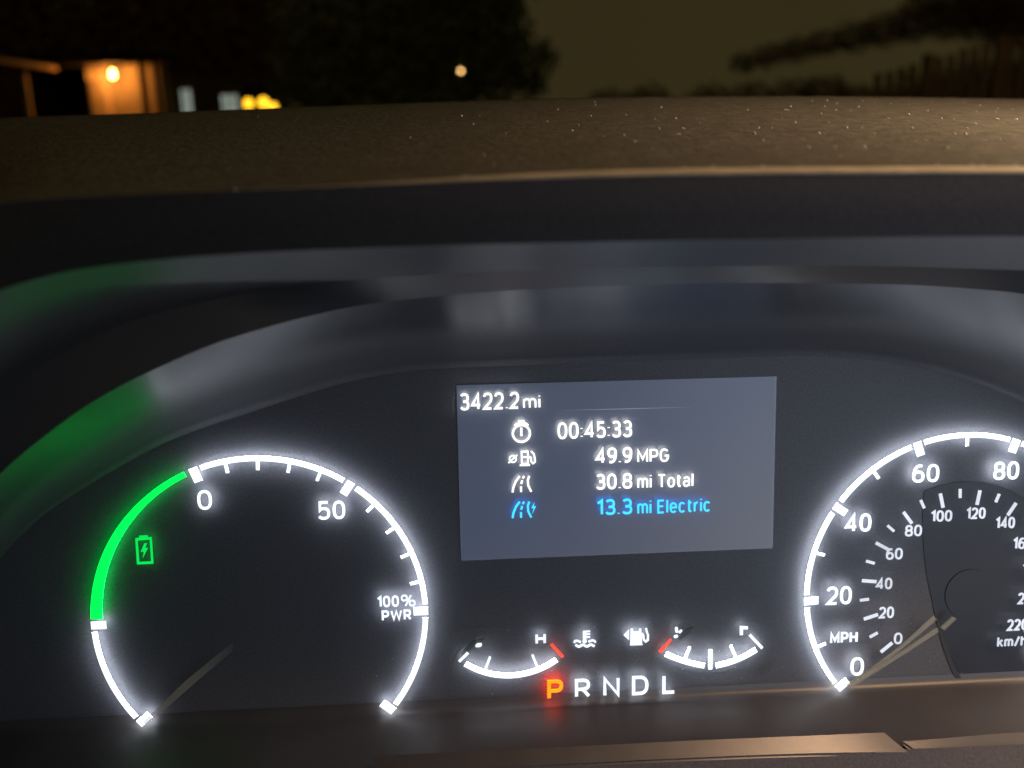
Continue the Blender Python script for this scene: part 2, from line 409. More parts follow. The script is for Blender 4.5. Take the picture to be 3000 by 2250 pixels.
ZC1, ZC3 = 54.0, 98.0
def curve3(px, z): return [P(x, y, z) for x, y in resample(px, NS)]
def zrim(px):                       # a shallow trench follows the arched edge at both sides and dies out in the middle
    t = min(1, max(0, (px - 500)/700)); u = min(1, max(0, (px - 2000)/500))
    return 52 + 10*t*t*(3-2*t) - 3*u*u*(3-2*u)
F3, C1, C3 = curve3(foldpx, 0), curve3(c1px, ZC1), curve3(c3px, ZC3)
C2 = [P(x, y, zrim(x)) for x, y in resample(c2px, NS)]
def loft(rows, bul=None):
    V = []; F = []; n = len(rows[0])
    for r in rows: V += [tuple(v) for v in r]
    for k in range(len(rows) - 1):
        for i in range(n - 1): F.append((k*n+i, k*n+i+1, (k+1)*n+i+1, (k+1)*n+i))
    return V, F
def blend(A, B, n, bow=0):
    out = []
    for k in range(n + 1):
        t = k / n; row = []
        for a, b in zip(A, B):
            v = a.lerp(b, t); v = v + Vector((0, 0, bow * math.sin(math.pi * t))); row.append(v)
        out.append(row)
    return out
def solid_loft(name, rows, m, parent, thick=(0, 2.0, 0)):
    V, F = loft(rows); n = len(V); T = Vector(thick)
    V2 = V + [tuple(Vector(v) + T) for v in V]
    F2 = F + [tuple(i + n for i in f[::-1]) for f in F]
    me = mesh_from(V2, F2, name, smooth=True)
    return link(name, me, m, parent)
# main face plate
fy = [(v.x, v.y) for v in F3]
yb = P(1500, 2068, 0).y
poly = [(v.x, v.y) for v in F3 if v.y > yb - .01]
poly = [(poly[0][0], yb)] + poly + [(poly[-1][0], yb)]
face = prism_obj('face_plate', [poly[::-1]], M_face, cluster, -2.0, 0.0)
# glossy bezel wall that rises from the face to the arched edge
rows = []
for k in range(15):
    t = k/14; row = []
    for a, b in zip(F3, C1):
        c_ = Vector((a.x + (b.x-a.x)*.22, a.y + (b.y-a.y)*.22, .02))
        row.append(a*(1-t)**2 + c_*(2*t*(1-t)) + b*t*t + Vector((0, 0, .03)))
    rows.append(row)
wall = solid_loft('bezel_wall', rows, M_shroud, cluster, (0, 1.2, -1.2))
band = solid_loft('arched_rim', blend(C1, C2, 4, 0), M_ceil, cluster, (0, 1.5, 0))
ceil_ = solid_loft('shroud_ceiling', blend(C2, C3, 8, 0), M_ceil, cluster, (0, 2, 0))

# tray below the face, then the satin trim strip
def quad_strip(name, prof, xs, m, parent, ycol=None):
    """extrude a profile of (y, z) along x; prof given in face mm"""
    V, F = [], []; n = len(prof)
    for x in xs:
        V += [(x, y, z) for y, z in prof]
    for k in range(len(xs)-1):
        for i in range(n-1): F.append((k*n+i, k*n+i+1, (k+1)*n+i+1, (k+1)*n+i))
    return link(name, mesh_from(V, F, name, smooth=True), m, parent)
y_a = yb
def ypx(px, py, z): return P(px, py, z).y
# floor of the tray goes forward from the face at y = yb
zf = 26.0
tray_pts = []
XS = [-120 + 10*i for i in range(44)]
V, F = [], []
fl_back = [(x, yb, 0) for x in XS]; 
floor_ = quad_strip('tray_floor', [(yb + 3.2, -.02), (yb + 3.0, .04), (yb + 1.6, .35), (yb + .4, 1.4), (yb - .5, 3.2), (yb - 1.6, 6), (yb - 4.6, 13.0), (yb - 7.4, 20.5)], XS, M_floor, cluster)

power = None
# ---------------------------------------------------------------- power gauge (left dial)
def dial(name, c, r, m, parent, z=.03):
    n = 96; V = [(c[0]+r*math.cos(2*math.pi*i/n), c[1]+r*math.sin(2*math.pi*i/n), z) for i in range(n)]
    V += [(x, y, .0-.5) for x, y, _ in V]
    F = [tuple(range(n))] + [(i, i+n, (i+1) % n + n, (i+1) % n) for i in range(n)]
    o = link(name, mesh_from(V, F, name), m, parent); return o
power = dial('power_gauge', (0, 0), 47.4, M_face, cluster)
power['label'] = 'power gauge with a green charging arc, left dial'
A_END = R_(129.78); A_SP = R_(55.12); A100 = R_(90); A50 = A100 - A_SP; A0 = A100 - 2*A_SP
c = (0, 0); RO, RI = 47.0, 45.55
gap = .044
def arcs(c, a, b, m, parent, name='arc_line', r0=RI, r0b=None, n=40):
    return prism_obj(name, [arc_poly(c, r0, RO, a + gap, b - gap, n, r0b)], m, parent)
arcs(c, -A_END, -A100, M_white, power)
o = arcs(c, -A100 - .004, A0 - .012, M_green, power, 'charging_arc', 43.75, 45.5); o['label'] = 'green charging arc that narrows to the top'
arcs(c, A0, A50, M_white, power); arcs(c, A50, A100, M_white, power); arcs(c, A100, A_END, M_white, power)
for a in (-A_END, -A100, A0, A50, A100, A_END):
    prism_obj('major_mark', [radial_box(c, 42.9, RO, a, 2.25)], M_white if a != -A100 else M_white2, power)
for b0 in (A0, A50):
    for k in range(1, 5):
        prism_obj('minor_tick', [radial_box(c, 43.0, RI + .1, b0 + A_SP*k/5, .82)], M_white, power)
text_c('numeral', '0', M_white, power, 599, 1465, 42, 57, 7.6)
text_c('numeral', '50', M_white, power, 971, 1495, 80, 54, 7.6, sp=.28)
text_c('numeral', '100', M_white2, power, 1136.5, 1762.5, 65, 33, 6)
text_c('percent_sign', '%', M_white2, power, 1196, 1760, 43, 35, 5)
text_c('caption', 'PWR', M_white2, power, 1161.5, 1803, 87, 31, 6)
# battery symbol
def box_px(x0, y0, x1, y1):
    return [p2(x0, y0), p2(x1, y0), p2(x1, y1), p2(x0, y1)]
bo = [p2(396, 1577), p2(444, 1574), p2(449, 1652), p2(401, 1654)]
bi = [p2(402.5, 1584), p2(438.5, 1581), p2(442.5, 1645), p2(407.5, 1647)]
bat = multi('battery_symbol', [ring_mesh(bo, bi), prism([[p2(407, 1570), p2(432, 1569), p2(433, 1573.5), p2(407.5, 1575.5)]])], M_green2, power)
prism_obj('lightning_bolt', [[p2(422, 1593), p2(430, 1592), p2(425, 1606), p2(433, 1606), p2(418, 1635), p2(421, 1616), p2(412, 1617)]], M_green2, power)

def needle3(name, parent, pts, m, z0, z1):
    q = [(P(x, y, (z0+z1)/2).x, P(x, y, (z0+z1)/2).y) for x, y in pts]
    return prism_obj(name, [q], m, parent, z0, z1)
needle3('needle', power, [(676, 1886), (688, 1901), (560, 2010), (462, 2097), (428, 2121), (421, 2118), (424, 2108), (456, 2080), (540, 1998)], M_needle_f, 3.2, 3.6)

# ---------------------------------------------------------------- speedometer (right dial)
c = (C2X, 0)
speed = dial('speedometer', c, 47.4, M_face, cluster)
speed['label'] = 'speedometer with white MPH numerals and an inner km/h scale, right dial'
DA = R_(37.10); S0 = -A_END
for k in range(0, 8):
    a = S0 + DA*k
    prism_obj('major_mark', [radial_box(c, 42.9, RO, a, 2.25)], M_white, speed)
    if k < 7:
        arcs(c, a, a + DA, M_white, speed, n=24)
        prism_obj('minor_tick', [radial_box(c, 43.0, RI + .1, a + DA/2, .85)], M_white, speed)
for s, x, y, wd in (('0', 2512, 1953, 38), ('20', 2459, 1745, 73), ('40', 2515, 1532, 76), ('60', 2713, 1387, 78), ('80', 2949, 1379, 74)):
    text_c('numeral', s, M_white, speed, x, y, wd, 53, 8, sp=.26)
def pc(deg, r): return (c[0] + r*math.sin(deg), r*math.cos(deg))
for s, k, r in (('100', 5, 35.5), ('120', 6, 35.0), ('140', 7, 36)):
    x, y = pc(S0 + DA*k, r); wd = 10.5
    glyph_text('numeral', s, M_white, speed, x - wd/2, x + wd/2, y - 2.5, 5.1, .85, Z0, Z1)
text_c('caption', 'MPH', M_white2, speed, 2473, 1868.5, 80, 33, 6.5)
KD = R_(11.53)
for k in range(0, 23):
    a = S0 + KD*k + R_(.4)
    if k % 2 == 0: prism_obj('inner_mark', [radial_box(c, 25.6, 30.0, a, .95)], M_kmh, speed)
    else: prism_obj('inner_tick', [radial_box(c, 27.6, 30.3, a, .8)], M_kmh, speed)
for s, x, y, wd in (('0', 2632, 1871, 24), ('20', 2598, 1795, 43), ('40', 2591, 1710.5, 47), ('60', 2621, 1623, 48), ('80', 2677, 1555, 49), ('100', 2759, 1512, 62), ('120', 2860, 1504, 56), ('140', 2946, 1532, 56), ('160', 2998, 1592, 58), ('180', 3026, 1666, 58), ('200', 3014, 1753, 60), ('220', 2982, 1831, 60)):
    text_c('inner_numeral', s, M_kmh, speed, x, y, wd, 33, 5.6)
text_c('caption', 'km/h', M_kmh, speed, 2966, 1880, 86, 29, 5)
# pale double-edged needle, hub and the steering wheel's shade as a dark disc
needle3('needle', speed, [(2484, 2014), (2480, 2006), (2552, 1957), (2640, 1890), (2735, 1803), (2745, 1815), (2642, 1900), (2560, 1966)], M_needle, 3.4, 3.7)
needle3('needle_edge', speed, [(2490, 2016), (2486, 2008), (2640, 1910), (2745, 1838), (2750, 1850), (2640, 1922)], M_needle, 3.8, 4.3)
needle3('needle_shank', speed, [(2755, 1838), (2790, 1806), (2801, 1812), (2766, 1846)], M_needle, 3.0, 3.6)
def circ3(a, b, c_):
    (ax, ay), (bx, by), (cx, cy) = a, b, c_
    d = 2*(ax*(by-cy)+bx*(cy-ay)+cx*(ay-by))
    ux = ((ax*ax+ay*ay)*(by-cy)+(bx*bx+by*by)*(cy-ay)+(cx*cx+cy*cy)*(ay-by))/d
    uy = ((ax*ax+ay*ay)*(cx-bx)+(bx*bx+by*by)*(ax-cx)+(cx*cx+cy*cy)*(bx-ax))/d
    return (ux, uy), math.hypot(ax-ux, ay-uy)
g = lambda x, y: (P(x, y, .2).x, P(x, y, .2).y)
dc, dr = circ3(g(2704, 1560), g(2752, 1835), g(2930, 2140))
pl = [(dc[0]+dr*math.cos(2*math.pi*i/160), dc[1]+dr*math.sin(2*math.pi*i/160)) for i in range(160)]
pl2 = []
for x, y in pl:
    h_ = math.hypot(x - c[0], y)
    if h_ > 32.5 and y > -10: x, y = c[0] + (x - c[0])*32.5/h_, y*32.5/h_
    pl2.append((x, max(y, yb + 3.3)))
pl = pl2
prism_obj('wheel_shade_disc', [pl], M_hub_shade, speed, -.2, .22)  # steering-wheel shade over the dial, put in as a darker disc
hub = dial('needle_hub', (P(2845, 1742, 1).x, P(2845, 1742, 1).y), 7.6, M_hub_shade, speed, .5)

# ---------------------------------------------------------------- temperature gauge
def arc3_px(pa, pb, pm, wpx, n=24):
    """circular stroke through three measured points"""
    (ax, ay), (bx, by), (cx, cy) = p2(*pa), p2(*pm), p2(*pb)
    d = 2*(ax*(by-cy)+bx*(cy-ay)+cx*(ay-by))
    ux = ((ax*ax+ay*ay)*(by-cy)+(bx*bx+by*by)*(cy-ay)+(cx*cx+cy*cy)*(ay-by))/d
    uy = ((ax*ax+ay*ay)*(cx-bx)+(bx*bx+by*by)*(ax-cx)+(cx*cx+cy*cy)*(bx-ax))/d
    r = math.hypot(ax-ux, ay-uy); w = wpx*PXMM/2
    a0 = math.atan2(ax-ux, ay-uy); a1 = math.atan2(cx-ux, cy-uy)
    if a0 < 0: a0 += 2*math.pi
    if a1 < 0: a1 += 2*math.pi
    return arc_raw((ux, uy), r-w, r+w, a0, a1, n)
def seg_px(a, b, w, cap=0): return seg(p2(*a), p2(*b), w*PXMM, cap)
def plate(name, x0, y0, x1, y1, label):
    a, b = P(x0, y1, 0), P(x1, y0, 0)
    q = [(a.x, a.y), (b.x, a.y), (b.x, b.y), (a.x, b.y)]
    o = prism_obj(name, [q], M_face, cluster, -.4, .03); o['label'] = label; return o
temp = plate('temperature_gauge', 1318, 1820, 1760, 1996, 'small engine temperature gauge with a red hot mark')
prism_obj('arc_line', [arc3_px((1364.4, 1946), (1630, 1933.7), (1492, 1980), 16.5)], M_white, temp)
prism_obj('minor_tick', [seg_px((1435.6, 1925.8), (1422.5, 1960), 7.5, .6)], M_white2, temp)
prism_obj('minor_tick', [seg_px((1560, 1920), (1575, 1956), 7.5, .6)], M_white2, temp)
prism_obj('cold_mark', [seg_px((1345, 1939), (1371, 1913.5), 8)], M_white2, temp)
prism_obj('hot_mark', [seg_px((1615.3, 1888.5), (1649, 1924.7), 9, .3)], M_red, temp, label='red hot mark')
text_c('letter', 'H', M_white2, temp, 1584, 1872, 31, 33, 8)
prism_obj('letter', [[p2(1393, 1891), p2(1399, 1886), p2(1411, 1885), p2(1412, 1891), p2(1407, 1896), p2(1394, 1896.5)]], M_white2, temp)
needle3('needle', temp, [(1352, 1916), (1368, 1893), (1384, 1878), (1420, 1870), (1408, 1884), (1392, 1888), (1375, 1906), (1357, 1918)], M_needle_d, 1.7, 2.2)
needle3('needle_edge', temp, [(1322, 1943), (1330, 1925), (1345, 1903), (1358, 1893), (1346, 1906), (1333, 1926), (1324, 1944)], M_needle_d, 2.2, 2.4)
def wave(x0, x1, y, amp, n, ph=0, slope=-.03):
    return [(x0 + (x1-x0)*i/n, y + slope*(x0+(x1-x0)*i/n - x0) + amp*math.sin(ph + 2*math.pi*i/n*2.0)) for i in range(n+1)]
parts = [prism([seg_px((1713, 1849), (1713, 1876), 10)])]
for yy in (1850.5, 1858.5, 1867): parts.append(prism([seg_px((1717, yy), (1729, yy - .3), 4.6)]))
bc = p2(1713, 1879); parts.append(prism([[(bc[0]+.62*math.cos(t*math.pi/6), bc[1]+.62*math.sin(t*math.pi/6)) for t in range(12)]]))
parts.append(prism(strokes([(1682, 1884), (1685, 1878.5), (1691, 1877.5), (1697, 1880), (1702, 1881.5)], 6)))
parts.append(prism(strokes([(1724, 1881), (1730, 1878.5), (1736, 1876.5), (1742, 1878), (1745, 1883)], 6)))
parts.append(prism(strokes([(1686+56*i/20, 1892.5 - .02*56*i/20 + 2.6*math.sin(-1.2+2*math.pi*i/20*2.4)) for i in range(21)], 7)))
multi('coolant_symbol', parts, M_white2, temp)

# ---------------------------------------------------------------- fuel gauge
fuel = plate('fuel_gauge', 1818, 1815, 2262, 1986, 'small fuel gauge with a red empty mark')
prism_obj('arc_line', [arc3_px((1951, 1917), (2064.5, 1951.5), (2010, 1939.5), 16.5)], M_white, fuel)
prism_obj('arc_line', [arc3_px((2098.5, 1951), (2216, 1903.5), (2158, 1934), 16.5)], M_white, fuel)
prism_obj('half_mark', [seg_px((2082, 1906), (2082, 1960), 11.5, .4)], M_white, fuel)
prism_obj('minor_tick', [seg_px((2021, 1898.5), (2007.3, 1931.7), 9, .6)], M_white, fuel)
prism_obj('minor_tick', [seg_px((2142.5, 1893.5), (2157, 1927), 9, .6)], M_white, fuel)
prism_obj('full_mark', [seg_px((2197, 1860.5), (2233.6, 1899.5), 9)], M_white2, fuel)
prism_obj('empty_mark', [seg_px((1932.7, 1911.8), (1950, 1892), 10), seg_px((1952, 1890), (1966, 1874.5), 8, .5)], M_red, fuel, label='red empty mark')
prism_obj('letter', strokes([(2172.5, 1861), (2172.5, 1839), (2191, 1840)], 9.5), M_white2, fuel)
prism_obj('letter', [seg_px((1982, 1841), (1983, 1851), 9, .8), seg_px((1978, 1866), (1983, 1864), 9, .9), seg_px((1991, 1853), (1996, 1848), 7, .9)], M_white2, fuel)
needle3('needle', fuel, [(1990, 1874), (1998, 1856), (2012, 1842), (2032, 1836), (2016, 1856), (2000, 1870)], M_needle_d, 1.7, 2.2)
prism_obj('arrow_symbol', [[p2(1827, 1861), p2(1843, 1845), p2(1843, 1876)]], M_white2, fuel)
multi('pump_symbol', [prism([[p2(1848, 1842), p2(1855, 1842), p2(1856, 1850.5), p2(1873, 1850), p2(1873, 1842), p2(1879, 1842), p2(1881, 1884), p2(1883, 1890), p2(1846, 1891), p2(1847, 1884)]]),
      prism(strokes([(1881, 1856), (1885, 1862), (1886, 1874), (1892, 1880), (1898, 1876), (1899, 1862), (1895, 1851), (1893, 1841)], 6))], M_white2, fuel)

# ---------------------------------------------------------------- gear letters
gear = plate('gear_indicator', 1590, 1982, 2000, 2058, 'row of gear letters with P lit orange')
for s, x, y, wd, hh, m in (('P', 1627, 2020.7, 45, 56, M_park), ('R', 1707, 2017, 45, 55, M_white2), ('N', 1791.6, 2012.5, 48, 56, M_white2), ('D', 1876, 2008.5, 48, 56, M_white2), ('L', 1960.5, 2005, 39, 56, M_white2)):
    o = text_c('gear_letter', s, m, gear, x, y, wd, hh, 9.5)
    if s == 'P': o['label'] = 'letter P lit orange'

# ---------------------------------------------------------------- trip screen
x0, x1, y0, y1 = 56.84, 147.16, 14.76, 65.14
scr = prism_obj('display_screen', [[(x0, y0), (x1, y0), (x1, y1), (x0, y1)]], M_screen, cluster, -.6, .35)
scr['label'] = 'grey-blue trip computer screen'
B = .006
SZ = dict(z0=1.9, z1=2.2)
def st(s, l, r, b, h, m=M_cream, name='readout'): return text_px(name, s, m, scr, l, r, b, h, 6.7 if h > 41 else 5.4, z0=1.9, z1=2.2)
st('3422.2', 1347.5, 1521.5, 1200.5, 50); st('mi', 1532.8, 1584, 1197, 39, name='unit')
st('00:45:33', 1634, 1852, 1284, 49)
st('49.9', 1745, 1852.5, 1357.5, 46); st('MPG', 1867.5, 1960, 1354.5, 39, name='unit')
st('30.8', 1746, 1852.5, 1433.5, 46); st('mi Total', 1867.5, 2032, 1429, 40, name='unit')
st('13.3', 1748, 1852.5, 1508.5, 46, M_blue); st('mi Electric', 1867.5, 2082, 1503, 40, M_blue, name='unit')
prism_obj('divider_line', [[p2(1650, 1206.5), p2(1850, 1200.5), p2(2030, 1196.5), p2(1850, 1202)]], M_line, scr, .5, .6)
def circ(cx, cy, r, n=28): return [(p2(cx, cy)[0] + r*PXMM*math.cos(2*math.pi*i/n), p2(cx, cy)[1] + r*PXMM*math.sin(2*math.pi*i/n)) for i in range(n)]
K = dict(z0=1.9, z1=2.2)
def pr(polys): return prism(polys, 1.9, 2.2)
multi('stopwatch_symbol', [ring_mesh(circ(1528, 1271, 28), circ(1528, 1271, 21.5), 1.9, 2.2), pr([seg_px((1528, 1238), (1528, 1244), 9)]),
      pr([seg_px((1518, 1235), (1537, 1234.5), 6)]), pr(strokes([(1508, 1249), (1514, 1243.5), (1522, 1241)], 6)), pr(strokes([(1534, 1240.5), (1542, 1242.5), (1548, 1248)], 6)),
      pr([seg_px((1528, 1254), (1528, 1274), 6)]), pr([circ(1528, 1275, 4.4, 10)])], M_cream, scr)
multi('average_symbol', [ring_mesh(circ(1503, 1346, 12), circ(1503, 1346, 7.8), 1.9, 2.2), pr([seg_px((1490, 1358), (1516, 1334), 4)])], M_cream, scr)
sq_o = [p2(1526, 1322), p2(1549, 1321), p2(1550, 1361), p2(1527, 1362)]; sq_i = [p2(1531, 1327), p2(1544.5, 1326.5), p2(1545, 1357), p2(1531.5, 1358)]
multi('pump_symbol', [ring_mesh(sq_o, sq_i, 1.9, 2.2), pr([seg_px((1531, 1341), (1545, 1340.5), 4)]), pr([seg_px((1523, 1364.5), (1553, 1363.5), 5)]),
      pr(strokes([(1550, 1341), (1556, 1342), (1557, 1354), (1562, 1359), (1568, 1354), (1567, 1342), (1565, 1332), (1556, 1323)], 5))], M_cream, scr)
def road(dx, dy, m, bolt):
    g = [pr(strokes([(1502+dx, 1444+dy), (1505+dx, 1428+dy), (1512+dx, 1411+dy), (1523+dx, 1396+dy)], 6)),
         pr(strokes([(1551+dx, 1396+dy), (1547+dx, 1408+dy), (1548+dx, 1424+dy), (1557+dx, 1442+dy)], 6)),
         pr([seg_px((1536+dx, 1396+dy), (1532+dx, 1403+dy), 6)]), pr([seg_px((1530.5+dx, 1409+dy), (1527.5+dx, 1419+dy), 6)]), pr([seg_px((1527+dx, 1427+dy), (1527+dx, 1443+dy), 6)])]
    if bolt: g.append(pr([[p2(1566+dx, 1398+dy), p2(1557+dx, 1415+dy), p2(1564+dx, 1414+dy), p2(1560+dx, 1431+dy), p2(1571+dx, 1409+dy), p2(1564+dx, 1410+dy)]]))
    return multi('road_symbol', g, m, scr)
road(0, 0, M_cream, False); road(0, 75.5, M_blue, True)

# shadow edge of the unseen steering wheel, modelled as a dark line, and trim strip
wheel_shadow_px = [(2700, 1440), (2706, 1560), (2722, 1690), (2745, 1810), (2775, 1910), (2815, 2000), (2865, 2075), (2930, 2140), (3005, 2200)]
q = [Vector((P(x, y, .5).x, P(x, y, .5).y)) for x, y in resample(wheel_shadow_px, 40)]
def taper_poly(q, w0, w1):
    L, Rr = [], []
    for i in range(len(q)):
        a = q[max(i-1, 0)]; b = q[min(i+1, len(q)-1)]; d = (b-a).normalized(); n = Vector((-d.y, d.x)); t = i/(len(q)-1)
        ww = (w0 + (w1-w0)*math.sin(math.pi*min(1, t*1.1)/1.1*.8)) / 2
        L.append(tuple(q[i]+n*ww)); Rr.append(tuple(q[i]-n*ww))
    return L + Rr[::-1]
prism_obj('wheel_shadow_line', [taper_poly(q[14:], .2, 1.7)], M_wheel_shadow, cluster, .0, .30)

# strips
def strip_px(name, top, bot, z0, z1, m, parent, thick=1.0):
    A = [P(x, y, z0) for x, y in resample(top, 30)]; Bq = [P(x, y, z1) for x, y in resample(bot, 30)]
    return solid_loft(name, blend(A, Bq, 2), m, parent, (0, -thick, 0))
strip_px('satin_trim_strip', [(1095, 2215), (1500, 2196), (2000, 2171), (2400, 2154), (2590, 2146)], [(1095, 2262), (1500, 2246), (2000, 2221), (2400, 2206), (2660, 2204)], 20.5, 23.5, M_trim, cluster)
strip_px('satin_trim_strip', [(2645, 2172), (2800, 2160), (2950, 2148), (3150, 2138)], [(2720, 2224), (2850, 2218), (3000, 2206), (3150, 2198)], 20.5, 23.5, M_trim, cluster)
strip_px('front_sill', [(-300, 2290), (600, 2275), (1500, 2244), (2200, 2212), (3300, 2170)], [(-300, 2600), (600, 2580), (1500, 2520), (2200, 2500), (3300, 2480)], 23.0, 34.0, M_lip, cluster)

# dust on the face
def specks(name, spots, m, parent, label):
    V, F = [], []
    for x, y, z, r in spots:
        k = len(V); s = random.random()*3
        for a in range(5): V.append((x + r*math.cos(s+a*1.257)*random.uniform(.6, 1.2), y + r*math.sin(s+a*1.257)*random.uniform(.6, 1.2), z))
        V.append((x, y, z + r*.8))
        for a in range(5): F.append((k+a, k+(a+1) % 5, k+5))
    o = link(name, mesh_from(V, F, name), m, parent); o['kind'] = 'stuff'; return o
sp = []
for i in range(170):
    px = random.gauss(2050, 480); py = random.gauss(2050, 110)
    if not (1100 < px < 2990 and 1780 < py < 2060): continue
    v = P(px, py, .1); sp.append((v.x, v.y, .1, random.uniform(.08, .20)))
specks('dust_and_glint_specks', sp, M_speck, cluster, '')

# ================================================================== DASHBOARD HOOD
hood = thing('dashboard_hood', 'brown grained dashboard hood with a black lip above the instrument cluster', 'dashboard', mw=MF)
lip_bot = c3px
c4px = [(-700, 1400), (-650, 1150), (-560, 950), (-450, 800), (-330, 700), (-180, 635), (0, 595), (200, 578), (450, 566), (750, 556), (1050, 544), (1350, 532), (1700, 521), (2000, 515), (2300, 511), (2500, 510), (2750, 509), (3000, 509), (3200, 510), (3500, 520), (3800, 560)]
c5px = [(-700, 520), (-600, 470), (-500, 430), (-400, 400), (-300, 380), (-150, 360), (0, 346), (200, 338), (450, 330), (750, 318), (1050, 307), (1350, 296), (1700, 286), (2000, 282), (2300, 281), (2500, 282), (2750, 285), (3000, 289), (3200, 293), (3500, 300), (3800, 320)]
def off(d, z):                      # the bead tapers out leftwards to shape the fading rim highlight
    out = []
    for x, y in resample(c4px, NS):
        t = min(1, max(0, (x - 650)/1300)); k = .03 + .97*t*t*(3-2*t)
        out.append(P(x, y - d*k, 102 + (z - 102)*k))
    return out
B3 = curve3(lip_bot, ZC3); C4 = off(0, 102.0)
C4c = off(22, 97.0); C5 = curve3(c5px, -110.0)
lipm = solid_loft('front_lip', [[v + Vector((0, 0, .2)) for v in B3]] + blend(B3, C4, 6, 1.0)[1:], M_lip, hood, (0, 0, -2.5))
bead = solid_loft('edge_bead_highlight', [C4, off(5, 102.5), off(13, 101.8), off(19, 99.5), C4c], M_bead, hood, (0, -1, -1))
mid = blend(C4c, C5, 14, 0)
for k, row in enumerate(mid):
    t = k/14
top = solid_loft('padded_top', mid + [[v + Vector((0, -3, -8)) for v in C5], [v + Vector((0, -25, -30)) for v in C5]], M_hood, hood, (0, -2, 0))
sp = []
for i in range(120):
    px = 3000 - abs(random.gauss(0, 950)); t = random.random()*.95
    if px < 500: continue
    ix = 0
    # interpolate on the padded top
    rows_ = mid; k = int(t*13); best = min(rows_[k], key=lambda v: abs(v.x - P(px, 400, v.z).x))
    sp.append((best.x + random.uniform(-1.5, 1.5), best.y + .05, best.z, random.uniform(.18, .55)))
specks('dust_and_glint_specks', sp, M_speck, hood, '')  # pale grains put in for the glints sparkling on the vinyl

# ================================================================== OUTSIDE
def struct(name, me, m):
    o = link(name, me, m); o['kind'] = 'structure'; return o
M_ground = mat('asphalt_night', (.05, .048, .045), .8, .3, noise=.3, nscale=3)
struct('ground', mesh_from([(-600, -5, 0), (600, -5, 0), (600, 900, 0), (-600, 900, 0)], [(0, 1, 2, 3)], 'ground', 1), M_ground)
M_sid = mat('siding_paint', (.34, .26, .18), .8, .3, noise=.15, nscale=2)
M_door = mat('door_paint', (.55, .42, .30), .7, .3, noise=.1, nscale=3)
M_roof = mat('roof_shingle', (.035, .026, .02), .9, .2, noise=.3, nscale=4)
M_post = mat('porch_post_paint', (.30, .24, .18), .8, .3, noise=.15, nscale=5)
M_eave = mat('eave_paint', (.5, .34, .16), .8, .3, noise=.1, nscale=5)
M_bark = mat('bark', (.06, .045, .03), .9, .2, noise=.3, nscale=9, bump=.5, bscale=20, bdist=.02)
M_leaf = mat('leaf_dark', (.10, .14, .06), .7, .3, noise=.35, nscale=1.2)
M_leaf2 = mat('leaf_brown', (.16, .11, .06), .7, .3, noise=.35, nscale=1.2)
M_fence = mat('fence_wood', (.16, .11, .07), .8, .3, noise=.3, nscale=3)
M_lamp = emit('porch_lamp_glass', (1, .42, .08), 50)
M_far = emit('far_lamp_glass', (1, .55, .18), 7.0)
M_amber = emit('amber_glass', (1, .50, .02), 3.0)
M_pale = emit('lit_window_pale', (.62, .72, .60), .42, .2, 3)
M_metal = mat('lamp_metal', (.08, .08, .08), .5, .5, metal=.5)
def bxm(x0, x1, y0, y1, z0, z1):
    V = [(x, y, z) for x in (x0, x1) for y in (y0, y1) for z in (z0, z1)]
    return V, [(0, 1, 3, 2), (4, 6, 7, 5), (0, 4, 5, 1), (2, 3, 7, 6), (0, 2, 6, 4), (1, 5, 7, 3)]
def box(name, x0, x1, y0, y1, z0, z1, m, parent=None):
    V, F = bxm(x0, x1, y0, y1, z0, z1); return link(name, mesh_from(V, F, name, 1), m, parent)
def tube(pts, rad, n=8):
    V, F = [], []
    for i, (p, r) in enumerate(zip(pts, rad)):
        p = Vector(p); d = (Vector(pts[min(i+1, len(pts)-1)]) - Vector(pts[max(i-1, 0)])).normalized()
        u = d.orthogonal().normalized(); v = d.cross(u)
        for k in range(n):
            a = 2*math.pi*k/n; V.append(tuple(p + (u*math.cos(a) + v*math.sin(a))*r))
    for i in range(len(pts)-1):
        for k in range(n): F.append((i*n+k, i*n+(k+1) % n, (i+1)*n+(k+1) % n, (i+1)*n+k))
    F.append(tuple(range(n))); F.append(tuple(range(len(V)-n, len(V)))[::-1]); return V, F
# house with a lit porch, about 20 m away
HY = 20.0
hs = thing('house', 'low house with a wooden porch lit orange by one lamp', 'house', loc=(W(300, 300, HY).x, HY, 0))
hx = hs.location.x
wl = lambda px: W(px, 300, HY).x - hx
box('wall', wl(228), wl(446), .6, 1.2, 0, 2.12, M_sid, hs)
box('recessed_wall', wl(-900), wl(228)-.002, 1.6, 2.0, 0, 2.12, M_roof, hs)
# planks of the siding that can be told apart near the lamp
V, F = [], []
box('roof', wl(-950), wl(486), -.2, 1.9, 2.122, 2.34, M_roof, hs)
door = box('door', wl(232), wl(292), .50, .597, 0, 2.02, M_door, hs)
box('door_panel', wl(240), wl(284), .46, .498, 1.1, 1.85, M_sid, door)
for px in (300, 322, 344, 366, 388, 410): box('board', wl(px), wl(px+19), .56, .598, 0, 2.08, M_sid, hs)
ea, eb = W(-250, 300, 12.5), W(176, 300, 19.7)
V, F = tube([(ea.x - hx, ea.y - HY, 2.04), (eb.x - hx, eb.y - HY, 2.04)], [.05, .05], 4); link('eave_board', mesh_from(V, F, 'e', 1), M_eave, hs)
for px in (100, 440, 478): box('porch_post', wl(px)-.045, wl(px)+.045, -.3, -.21, 0, 1.97 if px == 100 else 2.12, M_post, hs)
lp = W(330, 218, HY+.25)
fx = thing('porch_lamp', 'glowing orange wall lamp on the porch of the low house', 'lamp', loc=lp)
